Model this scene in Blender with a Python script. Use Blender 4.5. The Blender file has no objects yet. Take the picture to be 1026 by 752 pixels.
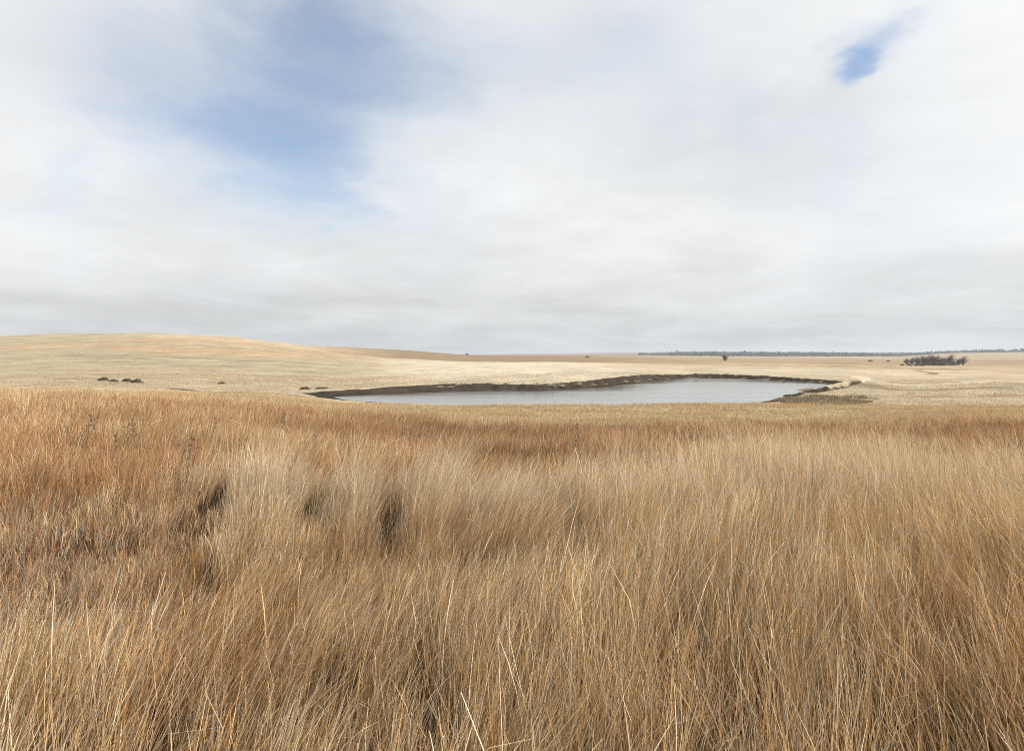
import bpy, math, random
import numpy as np
from mathutils import Vector

rng = np.random.default_rng(7)
random.seed(7)
scene = bpy.context.scene
COL = scene.collection
EYE, F, HZ, CX = 1.65, 620.0, 355.0, 513.0      # eye height, focal length in pixels, horizon row, centre column
WATER = EYE - 5.0

# ------------------------------------------------------------------ helpers
def link(o):
    COL.objects.link(o); return o

def tag(o, label=None, cat=None, group=None, kind=None):
    if label: o['label'] = label
    if cat: o['category'] = cat
    if group: o['group'] = group
    if kind: o['kind'] = kind
    return o

def empty(name, loc, rz=0.0):
    o = bpy.data.objects.new(name, None)
    o.location = loc; o.rotation_euler = (0, 0, rz); o.empty_display_size = 0.2
    return link(o)

def np_mesh(name, verts, quads=None, tris=None, cols=None, smooth=False, mat=None, parent=None):
    me = bpy.data.meshes.new(name)
    verts = np.asarray(verts, np.float32).reshape(-1, 3)
    loops = []; starts = []; off = 0
    if quads is not None and len(quads):
        q = np.asarray(quads, np.int32).reshape(-1, 4)
        loops.append(q.ravel()); starts.append(np.arange(len(q)) * 4); off = len(q) * 4
    if tris is not None and len(tris):
        t = np.asarray(tris, np.int32).reshape(-1, 3)
        loops.append(t.ravel()); starts.append(off + np.arange(len(t)) * 3)
    loops = np.concatenate(loops); starts = np.concatenate(starts)
    me.vertices.add(len(verts)); me.vertices.foreach_set('co', verts.ravel())
    me.loops.add(len(loops)); me.loops.foreach_set('vertex_index', loops)
    me.polygons.add(len(starts)); me.polygons.foreach_set('loop_start', starts.astype(np.int32))
    if smooth: me.polygons.foreach_set('use_smooth', np.ones(len(starts), bool))
    me.update(calc_edges=True)
    if cols is not None:
        ca = me.color_attributes.new('tint', 'FLOAT_COLOR', 'POINT')
        c4 = np.ones((len(verts), 4), np.float32); c4[:, :3] = np.asarray(cols, np.float32).reshape(-1, 3)
        ca.data.foreach_set('color', c4.ravel())
    if mat: me.materials.append(mat)
    o = bpy.data.objects.new(name, me); link(o)
    if parent: o.parent = parent
    return o

def vnoise(x, y, seed=0):
    """smooth value noise in 0..1"""
    xi = np.floor(x).astype(np.int64); yi = np.floor(y).astype(np.int64)
    fx = x - xi; fy = y - yi
    fx = fx * fx * (3 - 2 * fx); fy = fy * fy * (3 - 2 * fy)
    def h(a, b):
        n = (a * 374761393 + b * 668265263 + seed * 1442695041) & 0xffffffff
        n = ((n ^ (n >> 13)) * 1274126177) & 0xffffffff
        return ((n ^ (n >> 16)) & 0xffff) / 65535.0
    return (h(xi, yi) * (1 - fx) + h(xi + 1, yi) * fx) * (1 - fy) + (h(xi, yi + 1) * (1 - fx) + h(xi + 1, yi + 1) * fx) * fy

def fbm(x, y, seed=0, octv=4):
    s = 0; a = 0.5; t = 0
    for k in range(octv):
        s = s + a * vnoise(x * 2 ** k, y * 2 ** k, seed + 17 * k); t += a; a *= 0.5
    return s / t

def sstep(a, b, x):
    t = np.clip((x - a) / (b - a), 0, 1); return t * t * (3 - 2 * t)

def lerp(a, b, t):
    return a + (b - a) * t

# ------------------------------------------------------------------ the lie of the land (heights read along bearings)
YK = [50, 62, 80, 100, 130, 180, 250, 330, 450, 650, 1000, 1600, 2500, 4000, 7500]
COLS = {   # bearing column: near heights (m) at 4,8,15,25,35 then rows at YK
 -60: ([-.06, -.16, -.34, -.58, -.78], [391, 388, 381, 375, 367, 354, 343, 337, 340, 346, 352, 354, 355, 356, 355]),
 68:  ([-.06, -.16, -.36, -.62, -.85], [391, 388, 381, 375, 367, 353, 341, 334.5, 338, 345, 352, 354, 355, 356, 355]),
 150: ([-.06, -.18, -.42, -.75, -1.02], [393, 390, 383, 376, 368, 354, 341, 334.5, 338, 345, 352, 354, 355, 356, 355]),
 230: ([-.07, -.2, -.5, -.88, -1.2], [397, 393, 386, 378.5, 369, 356, 344, 337.5, 340, 346, 352, 354, 355, 356, 355]),
 275: ([-.08, -.22, -.55, -1.0, -1.4], [400, 396, 389, 381, 371, 358.5, 348, 343, 344, 348, 352, 354, 355, 356, 355]),
 310: ([-.08, -.24, -.6, -1.08, -1.55], [403, 399, 391, 382.5, 373, 361, 352, 347, 346.3, 347, 352, 354, 355, 356, 355]),
 340: ([-.09, -.26, -.64, -1.15, -1.65], [406, 402, 390.5, 383, 374, 363, 355, 350, 349.5, 347.5, 352, 354, 355, 356, 355]),
 400: ([-.1, -.28, -.7, -1.25, -1.8], [408, 403.5, 388.5, 382, 375, 366.5, 360, 356, 355, 350.3, 353, 354.5, 355, 356, 355]),
 478: ([-.1, -.3, -.74, -1.34, -1.92], [409, 404, 386.5, 379.5, 372.5, 366, 362.4, 362.2, 360, 356.2, 356.4, 355.8, 355.5, 355.2, 355]),
 547: ([-.1, -.3, -.75, -1.38, -1.98], [409.5, 403.8, 387, 379.5, 372, 365.6, 362.4, 362.2, 360, 357.0, 356.8, 356, 355.2, 354.6, 354]),
 620: ([-.1, -.3, -.75, -1.4, -2.0], [410, 403.8, 389, 379, 371.4, 366, 363.4, 362.3, 360.6, 358.4, 357, 356.2, 355.2, 354, 353]),
 690: ([-.1, -.3, -.75, -1.4, -2.0], [410, 403.8, 392, 384, 374.5, 368.5, 364.8, 362.8, 361.4, 359.6, 358, 356.8, 355.4, 353.6, 352]),
 760: ([-.1, -.3, -.75, -1.4, -2.0], [410, 403.5, 392, 383, 374.8, 369, 365.5, 363.5, 362, 360, 358.2, 357, 355.8, 354.0, 352.6]),
 845: ([-.1, -.3, -.75, -1.4, -1.98], [409, 402, 390, 381.5, 376, 370, 366.8, 364.6, 362.8, 360.4, 358.4, 357, 355.8, 354.2, 353]),
 900: ([-.1, -.3, -.74, -1.36, -1.92], [408, 401, 390, 383, 377, 371.5, 368, 366.2, 364.4, 361.4, 358.6, 357, 355.6, 354.2, 353]),
 960: ([-.1, -.3, -.72, -1.32, -1.86], [407, 400, 390, 383, 377.5, 372, 368.4, 366.6, 364.8, 361.6, 358.2, 353.5, 353.5, 353.8, 353]),
 1090:([-.1, -.28, -.7, -1.28, -1.8], [406, 399, 390, 383, 378, 372, 368.5, 366.5, 364.6, 361, 357, 352, 353, 353.6, 353]),
}
def pchip(xk, yk, x):
    xk = np.asarray(xk, float); yk = np.asarray(yk, float)
    h = np.diff(xk); d = np.diff(yk) / h
    m = np.zeros_like(yk)
    for i in range(1, len(xk) - 1):
        if d[i-1] * d[i] > 0:
            w1 = 2 * h[i] + h[i-1]; w2 = h[i] + 2 * h[i-1]
            m[i] = (w1 + w2) / (w1 / d[i-1] + w2 / d[i])
    m[0] = d[0]; m[-1] = d[-1]
    i = np.clip(np.searchsorted(xk, x) - 1, 0, len(xk) - 2)
    t = (x - xk[i]) / h[i]
    return ((1 + 2*t) * (1-t)**2 * yk[i] + t * (1-t)**2 * h[i] * m[i] + t*t*(3-2*t) * yk[i+1] + t*t*(t-1) * h[i] * m[i+1])

RFINE = np.exp(np.linspace(math.log(0.5), math.log(12000), 900))
TH, PROF = [], []
for px, (near, rows) in sorted(COLS.items()):
    u = (px - CX) / F; th = math.atan(u); c = math.cos(th)
    Y = [0.5, 4, 8, 15, 25, 35] + YK
    z = [0.0] + list(near) + [EYE - (r - HZ) / F * y for r, y in zip(rows, YK)]
    TH.append(th); PROF.append(pchip(np.log(np.array(Y) / c), z, np.clip(np.log(RFINE), math.log(.5), math.log(7500 / c))))
TH = np.array(TH); PROF = np.array(PROF)

def base_h(x, y):
    r = np.hypot(x, y); th = np.arctan2(x, y)
    tc = np.clip(th, TH[0], TH[-1])
    i = np.clip(np.searchsorted(TH, tc) - 1, 0, len(TH) - 2)
    t = (tc - TH[i]) / (TH[i+1] - TH[i]); t = t * t * (3 - 2 * t) * .5 + t * .5
    k = np.clip((np.log(np.maximum(r, .5)) - math.log(.5)) / (math.log(12000) - math.log(.5)) * 899, 0, 898.999)
    k0 = k.astype(int); f = k - k0
    a = PROF[i, k0] * (1-f) + PROF[i, k0+1] * f
    b = PROF[i+1, k0] * (1-f) + PROF[i+1, k0+1] * f
    z = a * (1-t) + b * t
    back = sstep(1.2, 2.4, np.abs(th))
    return z * (1 - back) + back * (-0.01 * r + 0 * z) * (r < 12000)

def plane_at(px, py, z):
    Y = (EYE - z) * F / (py - HZ)
    return ((px - CX) / F * Y, Y)

# shore of the pond, traced as bearings and dips on the water plane
SH = [(334, 397.2), (365, 395.9), (400, 394.4), (440, 392.9), (478, 391.8), (512, 391.6), (547, 391.9), (580, 389.8), (620, 386.4), (655, 381.9),
      (690, 379.0), (715, 378.8), (740, 379.6), (770, 380.6), (800, 382.4), (822, 384.3), (833, 385.6), (826, 387.2), (816, 390.0),
      (797, 393.5), (783, 396.6), (771, 401.2), (742, 405.2), (700, 405.6), (640, 406.2), (580, 406.5), (520, 407), (460, 406.6),
      (400, 404.6), (362, 401.8), (340, 399.0)]
def chaikin(p, n=3, closed=True):
    p = np.array(p, float)
    for _ in range(n):
        if closed:
            q = np.roll(p, -1, 0)
            p = np.stack([.75 * p + .25 * q, .25 * p + .75 * q], 1).reshape(-1, 2)
        else:
            a = .75 * p[:-1] + .25 * p[1:]; b = .25 * p[:-1] + .75 * p[1:]
            p = np.concatenate([p[:1], np.stack([a, b], 1).reshape(-1, 2), p[-1:]])
    return p
SHORE = chaikin([plane_at(a, b, WATER) for a, b in SH], 2)

def seg_dist(x, y, poly, closed=True):
    d = np.full(x.shape, 1e9)
    n = len(poly)
    for i in range(n if closed else n - 1):
        a = poly[i]; b = poly[(i + 1) % n]
        ab = b - a; L = ab @ ab + 1e-12
        t = np.clip(((x - a[0]) * ab[0] + (y - a[1]) * ab[1]) / L, 0, 1)
        d = np.minimum(d, np.hypot(x - a[0] - t * ab[0], y - a[1] - t * ab[1]))
    return d

def inside(x, y, poly):
    r = np.zeros(x.shape, bool); n = len(poly)
    for i in range(n):
        a = poly[i]; b = poly[(i + 1) % n]
        if a[1] == b[1]: continue
        c = ((a[1] > y) != (b[1] > y)) & (x < (b[0] - a[0]) * (y - a[1]) / (b[1] - a[1]) + a[0])
        r ^= c
    return r

def shore_dist(x, y):
    d = np.full(x.shape, 60.0)
    m = (y > 35) & (y < 190) & (x > -70) & (x < 120)
    if m.any():
        dd = seg_dist(x[m], y[m], SHORE); dd[inside(x[m], y[m], SHORE)] *= -1
        d[m] = np.minimum(dd, 60)
    return d

def pick(px, py, fn):
    """the ground point seen at a place of the picture"""
    u = (px - CX) / F; v = (HZ - py) / F
    Y = np.exp(np.linspace(math.log(1.5), math.log(7000), 6000))
    g = fn(u * Y, Y); s = (EYE + v * Y) <= g
    k = int(np.argmax(s)) if s.any() else len(Y) - 1
    return float(u * Y[k]), float(Y[k]), float(g[k])

CREEK = chaikin([pick(a, b, base_h)[:2] for a, b in [(808, 393), (822, 390.2), (835, 387.2), (847, 384.0), (856, 381.6), (872, 380.4)]], 2, False)
DRAIN = chaikin([pick(a, b, base_h)[:2] for a, b in [(176, 389.2), (195, 391.0), (222, 392.6), (252, 393.0), (285, 394.6), (318, 396.4)]], 2, False)
TRACK = chaikin([pick(a, b, base_h)[:2] for a, b in [(828, 377.6), (846, 379.0), (850, 381.6), (838, 383.8), (829, 385.6)]], 2, False)

def near_line(x, y, line, reach):
    d = np.full(x.shape, 99.0)
    lo = line.min(0) - reach; hi = line.max(0) + reach
    m = (x > lo[0]) & (x < hi[0]) & (y > lo[1]) & (y < hi[1])
    if m.any(): d[m] = seg_dist(x[m], y[m], line, False)
    return d

def cutness(x, y):
    """how much of an eroded bank the shore has here: the far and left shores are cut, the near one is flat"""
    th = (x / np.maximum(y, 1)) * F + CX
    far = sstep(70, 76, y + 0 * x)
    return np.clip(np.maximum(far, sstep(690, 760, th) * sstep(855, 800, th) * .5), .25, 1)

def bank_shape(x, y):
    left = sstep(520, 420, x / np.maximum(y, 1) * F + CX) * sstep(70, 74, y + 0 * x)
    w0 = 0.8 + 1.9 * fbm(x / 6, y / 6, 23, 3) + 1.3 * left
    return w0, 1.4 + 1.6 * left

def ground_h(x, y, detail=True):
    x = np.asarray(x, float); y = np.asarray(y, float)
    z = base_h(x, y)
    r = np.hypot(x, y)
    z = z + (fbm(x / 2.3, y / 2.3, 3, 3) - .5) * .14 * sstep(1.5, 5, r) * sstep(400, 150, r)
    z = z + (fbm(x / 17, y / 17, 5, 3) - .5) * .5 * sstep(12, 60, r)
    z = z + (fbm(x / 90, y / 90, 9, 3) - .5) * 1.5 * sstep(140, 320, r)
    z = z + (fbm(x / 420, y / 420, 11, 3) - .5) * 7 * sstep(900, 2500, r)
    s = shore_dist(x, y) + (fbm(x / 1.7, y / 1.7, 21, 3) - .5) * 1.3
    cut = cutness(x, y)
    w0, bw = bank_shape(x, y)
    rise = WATER - .03 + .10 * np.clip(s, -6, 9) + .02
    top = np.maximum(z, WATER + .22)
    bank = lerp(rise, top, sstep(0.0, 1.0, (s - w0 * (.35 + .5 * (1 - cut))) / (bw + 3.5 * (1 - cut))))
    near = sstep(9, 6, s)
    z = lerp(z, np.where(s < 0, WATER - .03 + .22 * np.maximum(s, -6), bank), near)
    dc = near_line(x, y, CREEK, 5)
    z = z - .75 * sstep(1.5, .35, dc + (fbm(x / .9, y / .9, 31, 2) - .5) * .8)
    dd = near_line(x, y, DRAIN, 4)
    z = z - .3 * sstep(.9, .2, dd)
    return z
def gh(x, y):
    return float(ground_h(np.array([x]), np.array([y]))[0])

# ------------------------------------------------------------------ materials
def new_mat(name):
    m = bpy.data.materials.new(name); m.use_nodes = True
    nt = m.node_tree; nt.nodes.clear()
    return m, nt, nt.nodes, nt.links

def grass_mat(name, trans=.35):
    m, nt, N, L = new_mat(name)
    out = N.new('ShaderNodeOutputMaterial'); at = N.new('ShaderNodeAttribute'); at.attribute_name = 'tint'
    d = N.new('ShaderNodeBsdfDiffuse'); t = N.new('ShaderNodeBsdfTranslucent'); mx = N.new('ShaderNodeMixShader')
    mx.inputs[0].default_value = trans
    L.new(at.outputs['Color'], d.inputs['Color']); L.new(at.outputs['Color'], t.inputs['Color'])
    L.new(d.outputs[0], mx.inputs[1]); L.new(t.outputs[0], mx.inputs[2]); L.new(mx.outputs[0], out.inputs['Surface'])
    return m

def noise_col_mat(name, c0, c1, scale, rough=.95, bump=.0, detail=6):
    m, nt, N, L = new_mat(name)
    out = N.new('ShaderNodeOutputMaterial'); p = N.new('ShaderNodeBsdfPrincipled'); p.inputs['Roughness'].default_value = rough
    p.inputs['Specular IOR Level'].default_value = .15
    tc = N.new('ShaderNodeTexCoord'); nz = N.new('ShaderNodeTexNoise'); nz.inputs['Scale'].default_value = scale; nz.inputs['Detail'].default_value = detail
    cr = N.new('ShaderNodeValToRGB'); cr.color_ramp.elements[0].color = (*c0, 1); cr.color_ramp.elements[1].color = (*c1, 1)
    cr.color_ramp.elements[0].position = .35; cr.color_ramp.elements[1].position = .65
    L.new(tc.outputs['Object'], nz.inputs['Vector']); L.new(nz.outputs['Fac'], cr.inputs[0]); L.new(cr.outputs[0], p.inputs['Base Color'])
    if bump:
        b = N.new('ShaderNodeBump'); b.inputs['Strength'].default_value = bump; L.new(nz.outputs['Fac'], b.inputs['Height']); L.new(b.outputs[0], p.inputs['Normal'])
    L.new(p.outputs[0], out.inputs['Surface'])
    return m

def terrain_mat():
    m, nt, N, L = new_mat('prairie_ground')
    out = N.new('ShaderNodeOutputMaterial'); d = N.new('ShaderNodeBsdfPrincipled')
    d.inputs['Roughness'].default_value = 1; d.inputs['Specular IOR Level'].default_value = 0
    at = N.new('ShaderNodeAttribute'); at.attribute_name = 'tint'
    geo = N.new('ShaderNodeNewGeometry')
    def noise(scale, det, rough=.6):
        n = N.new('ShaderNodeTexNoise'); n.inputs['Scale'].default_value = scale; n.inputs['Detail'].default_value = det
        n.inputs['Roughness'].default_value = rough; L.new(geo.outputs['Position'], n.inputs['Vector']); return n
    def rng_(src, a, b, c, e):
        r = N.new('ShaderNodeMapRange'); r.inputs['From Min'].default_value = a; r.inputs['From Max'].default_value = b
        r.inputs['To Min'].default_value = c; r.inputs['To Max'].default_value = e; L.new(src, r.inputs['Value']); return r
    n1 = noise(1.6, 8, .72); n2 = noise(.11, 7, .65); n3 = noise(.35, 6, .7)
    m1 = rng_(n1.outputs['Fac'], .3, .7, .66, 1.28); m2 = rng_(n2.outputs['Fac'], .3, .7, .74, 1.18)
    mm = N.new('ShaderNodeMath'); mm.operation = 'MULTIPLY'; L.new(m1.outputs[0], mm.inputs[0]); L.new(m2.outputs[0], mm.inputs[1])
    v = N.new('ShaderNodeVectorMath'); v.operation = 'SCALE'; L.new(at.outputs['Color'], v.inputs[0]); L.new(mm.outputs[0], v.inputs['Scale'])
    mx = N.new('ShaderNodeMix'); mx.data_type = 'RGBA'; mx.blend_type = 'MULTIPLY'
    f3 = rng_(n3.outputs['Fac'], .5, .66, 0, .55); L.new(f3.outputs[0], mx.inputs['Factor'])
    L.new(v.outputs[0], mx.inputs['A']); mx.inputs['B'].default_value = (.86, .66, .48, 1)
    L.new(mx.outputs['Result'], d.inputs['Base Color'])
    b = N.new('ShaderNodeBump'); b.inputs['Strength'].default_value = .5; b.inputs['Distance'].default_value = .35
    L.new(n1.outputs['Fac'], b.inputs['Height']); L.new(b.outputs[0], d.inputs['Normal'])
    L.new(d.outputs[0], out.inputs['Surface'])
    return m

def water_mat():
    m, nt, N, L = new_mat('pond_water')
    out = N.new('ShaderNodeOutputMaterial'); p = N.new('ShaderNodeBsdfPrincipled')
    p.inputs['Base Color'].default_value = (.17, .17, .15, 1); p.inputs['Roughness'].default_value = .12; p.inputs['IOR'].default_value = 1.33
    p.inputs['Specular IOR Level'].default_value = .7
    geo = N.new('ShaderNodeNewGeometry'); mp = N.new('ShaderNodeMapping'); mp.inputs['Scale'].default_value = (1.2, 3.0, 1)
    n = N.new('ShaderNodeTexNoise'); n.inputs['Scale'].default_value = 1.0; n.inputs['Detail'].default_value = 5
    b = N.new('ShaderNodeBump'); b.inputs['Strength'].default_value = .25; b.inputs['Distance'].default_value = .05
    L.new(geo.outputs['Position'], mp.inputs['Vector']); L.new(mp.outputs[0], n.inputs['Vector'])
    mp2 = N.new('ShaderNodeMapping'); mp2.inputs['Scale'].default_value = (.05, .16, 1); n2 = N.new('ShaderNodeTexNoise'); n2.inputs['Scale'].default_value = 1.0; n2.inputs['Detail'].default_value = 4
    L.new(geo.outputs['Position'], mp2.inputs['Vector']); L.new(mp2.outputs[0], n2.inputs['Vector'])
    mr = N.new('ShaderNodeMapRange'); mr.inputs['From Min'].default_value = .35; mr.inputs['From Max'].default_value = .65; mr.inputs['To Min'].default_value = .04; mr.inputs['To Max'].default_value = .24
    L.new(n2.outputs['Fac'], mr.inputs['Value']); L.new(mr.outputs[0], p.inputs['Roughness'])
    L.new(n.outputs['Fac'], b.inputs['Height']); L.new(b.outputs[0], p.inputs['Normal']); L.new(p.outputs[0], out.inputs['Surface'])
    return m

M_GROUND = terrain_mat()
M_WATER = water_mat()
M_GRASS = grass_mat('dry_grass', .18)
M_BARK = noise_col_mat('grey_bark', (.045, .037, .032), (.085, .07, .06), 3)
M_TWIG = noise_col_mat('bare_twigs', (.10, .08, .07), (.18, .145, .125), .8)
M_SOIL = noise_col_mat('dark_bank_soil', (.028, .022, .015), (.075, .058, .04), 2.2, bump=.8)
M_WEED = noise_col_mat('weathered_weed', (.095, .072, .054), (.20, .155, .115), 6)
M_STALK = noise_col_mat('bleached_stalk', (.48, .39, .28), (.62, .53, .42), 6)

# ------------------------------------------------------------------ ground sheet
def px_of(x, y):
    return x / np.maximum(y, .3) * F + CX

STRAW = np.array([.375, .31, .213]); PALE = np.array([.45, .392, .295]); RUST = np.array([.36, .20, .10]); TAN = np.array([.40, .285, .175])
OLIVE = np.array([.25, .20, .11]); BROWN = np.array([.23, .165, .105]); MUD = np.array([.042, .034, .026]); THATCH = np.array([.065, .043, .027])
GREYG = np.array([.315, .268, .178])

def ground_colour(x, y):
    r = np.hypot(x, y); p = px_of(x, y)
    sh = x.shape + (1,)
    A = lambda w: w.reshape(sh)
    wob = (fbm(x / 45, y / 45, 41, 4) - .5)
    c = np.zeros(x.shape + (3,)) + STRAW
    # the near field below the tall grass
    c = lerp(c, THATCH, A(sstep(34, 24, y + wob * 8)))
    # left hill: tan crown, greyer middle, pale foot
    hill = sstep(430, 330, p + wob * 90)
    c = lerp(c, GREYG, A(hill * sstep(95, 120, y + wob * 60) * .7))
    c = lerp(c, TAN, A(hill * sstep(165, 205, y + wob * 90) * .75 * sstep(.42, .56, fbm(x / 60, y / 22, 43, 4)) ))
    c = lerp(c, PALE, A(hill * sstep(255, 300, y + wob * 60) * .5 * sstep(.46, .6, fbm(x / 50, y / 30, 47, 3))))
    # bright slope above the pond
    br = sstep(330, 430, p + wob * 60) * sstep(700, 600, p - wob * 100) * sstep(84, 105, y) * sstep(265, 225, y + wob * 30)
    c = lerp(c, PALE * 1.08, A(br * .95))
    # brown rise behind it
    bw = sstep(290, 420, p) * sstep(238, 275, y + wob * 40) * sstep(820, 560, p - y * .05)
    c = lerp(c, BROWN, A(np.clip(bw, 0, 1) * .92))
    # plain to the right
    pl = sstep(560, 700, p) * sstep(110, 150, y)
    c = lerp(c, STRAW * 1.05, A(pl * sstep(260, 200, y + wob * 60)))
    c = lerp(c, BROWN * 1.15, A(pl * sstep(300, 360, y + wob * 160) * sstep(900, 650, y + wob * 200) * .85))
    c = lerp(c, STRAW * .9, A(pl * sstep(720, 950, y + wob * 200)))
    c = lerp(c, OLIVE * 1.2, A(pl * sstep(.50, .64, fbm(x / 60, y / 45, 51, 4)) * sstep(135, 200, y) * .7))
    c = lerp(c, TAN * .95, A(pl * sstep(.5, .64, fbm(x / 35, y / 22, 53, 4)) * .6))
    c = lerp(c, PALE, A(pl * sstep(.52, .62, fbm(x / 40, y / 16, 55, 3)) * sstep(240, 180, y) * .6))
    far = sstep(1300, 2000, y + wob * 400)
    c = lerp(c, np.array([.30, .22, .15]), A(far * .8))
    c = lerp(c, np.array([.10, .095, .07]), A(sstep(1600, 2000, y) * sstep(.30, .42, fbm(x / 700, y / 500, 57, 4)) * sstep(560, 700, p) * sstep(1400, 1000, p)))
    # rough around the pond
    s = shore_dist(x, y) + (fbm(x / 1.7, y / 1.7, 21, 3) - .5) * 1.3
    cut = cutness(x, y)
    w0, bw = bank_shape(x, y)
    edge = w0 * (.35 + .5 * (1 - cut)) + (bw - .9 * (1 - cut)) * 1.02
    mudw = sstep(edge + .35, edge - .15, s + (fbm(x / .8, y / .8, 61, 2) - .5) * .9)
    c = lerp(c, MUD * (.75 + .9 * fbm(x / 1.1, y / 1.1, 63, 3))[..., None], A(mudw))
    dry = sstep(620, 720, p) * mudw * sstep(.5, .65, fbm(x / 2.2, y / .9, 65, 3)) * sstep(1.3, .6, s)
    c = lerp(c, np.array([.26, .21, .14]), A(dry * .7))
    # dark rough at the inlet side
    c = lerp(c, STRAW * 1.1, A(sstep(.6, .3, near_line(x, y, TRACK, 4)) * .8))
    sc = near_line(x, y, CREEK, 5)
    c = lerp(c, MUD * 1.2, A(sstep(1.7, .9, sc + (fbm(x / .9, y / .9, 31, 2) - .5) * .9)))
    c = lerp(c, MUD * 1.5, A(sstep(1.3, .5, near_line(x, y, DRAIN, 4) + (fbm(x / 3, y / 3, 67, 2) - .5) * .7) * .9))
    # vegetation bands, worn lines and shallow gullies that cross the pastures
    for line, wid, colr, al in MARKS:
        d = near_line(x, y, line, wid * 3 + 4)
        n_ = fbm(x / (wid * 2.2 + 1), y / (wid * 2.2 + 1), 71, 3)
        c = lerp(c, colr * (.8 + .4 * n_)[..., None], A(al * sstep(wid * 1.25, wid * .45, d + (n_ - .5) * wid * 1.9)))
    c = lerp(c, STRAW * 1.15, A(sstep(.6, .25, near_line(x, y, TRACK, 4)) * .8))
    return c

def mark(pts, wid, colr, al):
    return (chaikin([pick(a, b, base_h)[:2] for a, b in pts], 2, False), wid, np.array(colr), al)
MARKS = [mark([(838, 367.2), (855, 366.8), (874, 367.6)], 5, OLIVE * .7, .85),
         mark([(888, 368.2), (904, 369.2), (920, 369.8), (940, 369.4), (962, 370.4)], 2.6, OLIVE * .55, .9),
         mark([(918, 371.2), (926, 372.6), (936, 373.8), (934, 375.4)], 1.2, OLIVE * .6, .8),
         mark([(858, 376.4), (874, 381.0), (890, 384.4), (912, 385.6), (940, 385.2), (985, 383)], 1.5, PALE * 1.12, .9),
         mark([(868, 384.6), (886, 388.4), (910, 390.4), (940, 389.8), (1000, 388)], 2.1, GREYG * .62, .75),
         mark([(880, 396), (910, 397.5), (950, 396.5), (1010, 395)], 1.5, GREYG * .7, .6),
         mark([(700, 361.8), (740, 362.2), (790, 362.4), (850, 363)], 22, OLIVE * .8, .8),
         mark([(690, 359.2), (780, 359.6), (900, 360.8)], 40, TAN * .75, .6),
         mark([(560, 369), (600, 367.6), (660, 366.6)], 2.4, TAN, .4),
         mark([(60, 379.4), (85, 379.2), (100, 379.6), (124, 380.2)], .5, MUD * 1.6, .75),
         mark([(172, 381), (192, 381.6), (214, 382)], .5, RUST * .6, .7),
         mark([(60, 346), (140, 348), (230, 350), (300, 355)], 9, TAN * .95, .6),
         mark([(60, 355), (130, 356), (210, 360), (290, 364)], 7, GREYG * .85, .6),
         mark([(80, 363), (160, 365), (260, 370), (330, 374)], 4, GREYG * .9, .6),
         mark([(60, 370), (150, 372), (230, 375), (290, 379)], 2.5, TAN * .95, .5),
         mark([(160, 358), (240, 362), (330, 368), (400, 372)], 2.5, PALE, .5)]

def build_ground():
    th_f = np.linspace(-1.0, 1.0, 860)
    th_b = np.linspace(1.0, 2 * math.pi - 1.0, 72)[1:-1]
    th = np.concatenate([th_f, th_b])
    r = np.concatenate([np.exp(np.linspace(math.log(.35), math.log(52), 150)), np.arange(53, 150, .4),
                        np.exp(np.linspace(math.log(150.5), math.log(11000), 230))])
    T, R = np.meshgrid(th, r, indexing='ij')
    X = R * np.sin(T); Y = R * np.cos(T)
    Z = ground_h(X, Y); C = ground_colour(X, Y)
    n, k = X.shape
    V = np.stack([X, Y, Z], -1).reshape(-1, 3)
    i = np.arange(n)[:, None]; j = np.arange(k - 1)[None, :]
    a = i * k + j; b = ((i + 1) % n) * k + j
    Q = np.stack([a, a + 1, b + 1, b], -1).reshape(-1, 4)
    cen = len(V)
    V = np.concatenate([V, [[0, 0, gh(0.0, 0.35)]]]); C = np.concatenate([C.reshape(-1, 3), [THATCH]])
    ii = np.arange(n)
    tr = np.stack([np.full(n, cen), ii * k, ((ii + 1) % n) * k], -1)
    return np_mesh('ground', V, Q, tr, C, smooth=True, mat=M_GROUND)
ground = tag(build_ground(), 'rolling dry prairie ground with a pale hill at left and a flat plain at right', 'ground', kind='structure')

# pond
cen = SHORE.mean(0)
dirs = SHORE - np.roll(SHORE, 1, 0); nrm = np.stack([dirs[:, 1], -dirs[:, 0]], 1)
nrm /= np.linalg.norm(nrm, axis=1)[:, None] + 1e-9
if ((SHORE + nrm - cen) ** 2).sum() < ((SHORE - cen) ** 2).sum(): nrm = -nrm
import bmesh
bm = bmesh.new()
off = chaikin(SHORE + nrm * 1.1, 0)
vs = [bm.verts.new((p[0], p[1], WATER)) for p in off]
f = bm.faces.new(vs); bmesh.ops.triangulate(bm, faces=[f]); bmesh.ops.recalc_face_normals(bm, faces=bm.faces)
for f in bm.faces:
    if f.normal.z < 0: f.normal_flip()
me = bpy.data.meshes.new('pond_water'); bm.to_mesh(me); bm.free(); me.materials.append(M_WATER)
pond = tag(link(bpy.data.objects.new('pond_water', me)), 'still grey pond reflecting the cloudy sky', 'pond', kind='structure')

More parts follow.
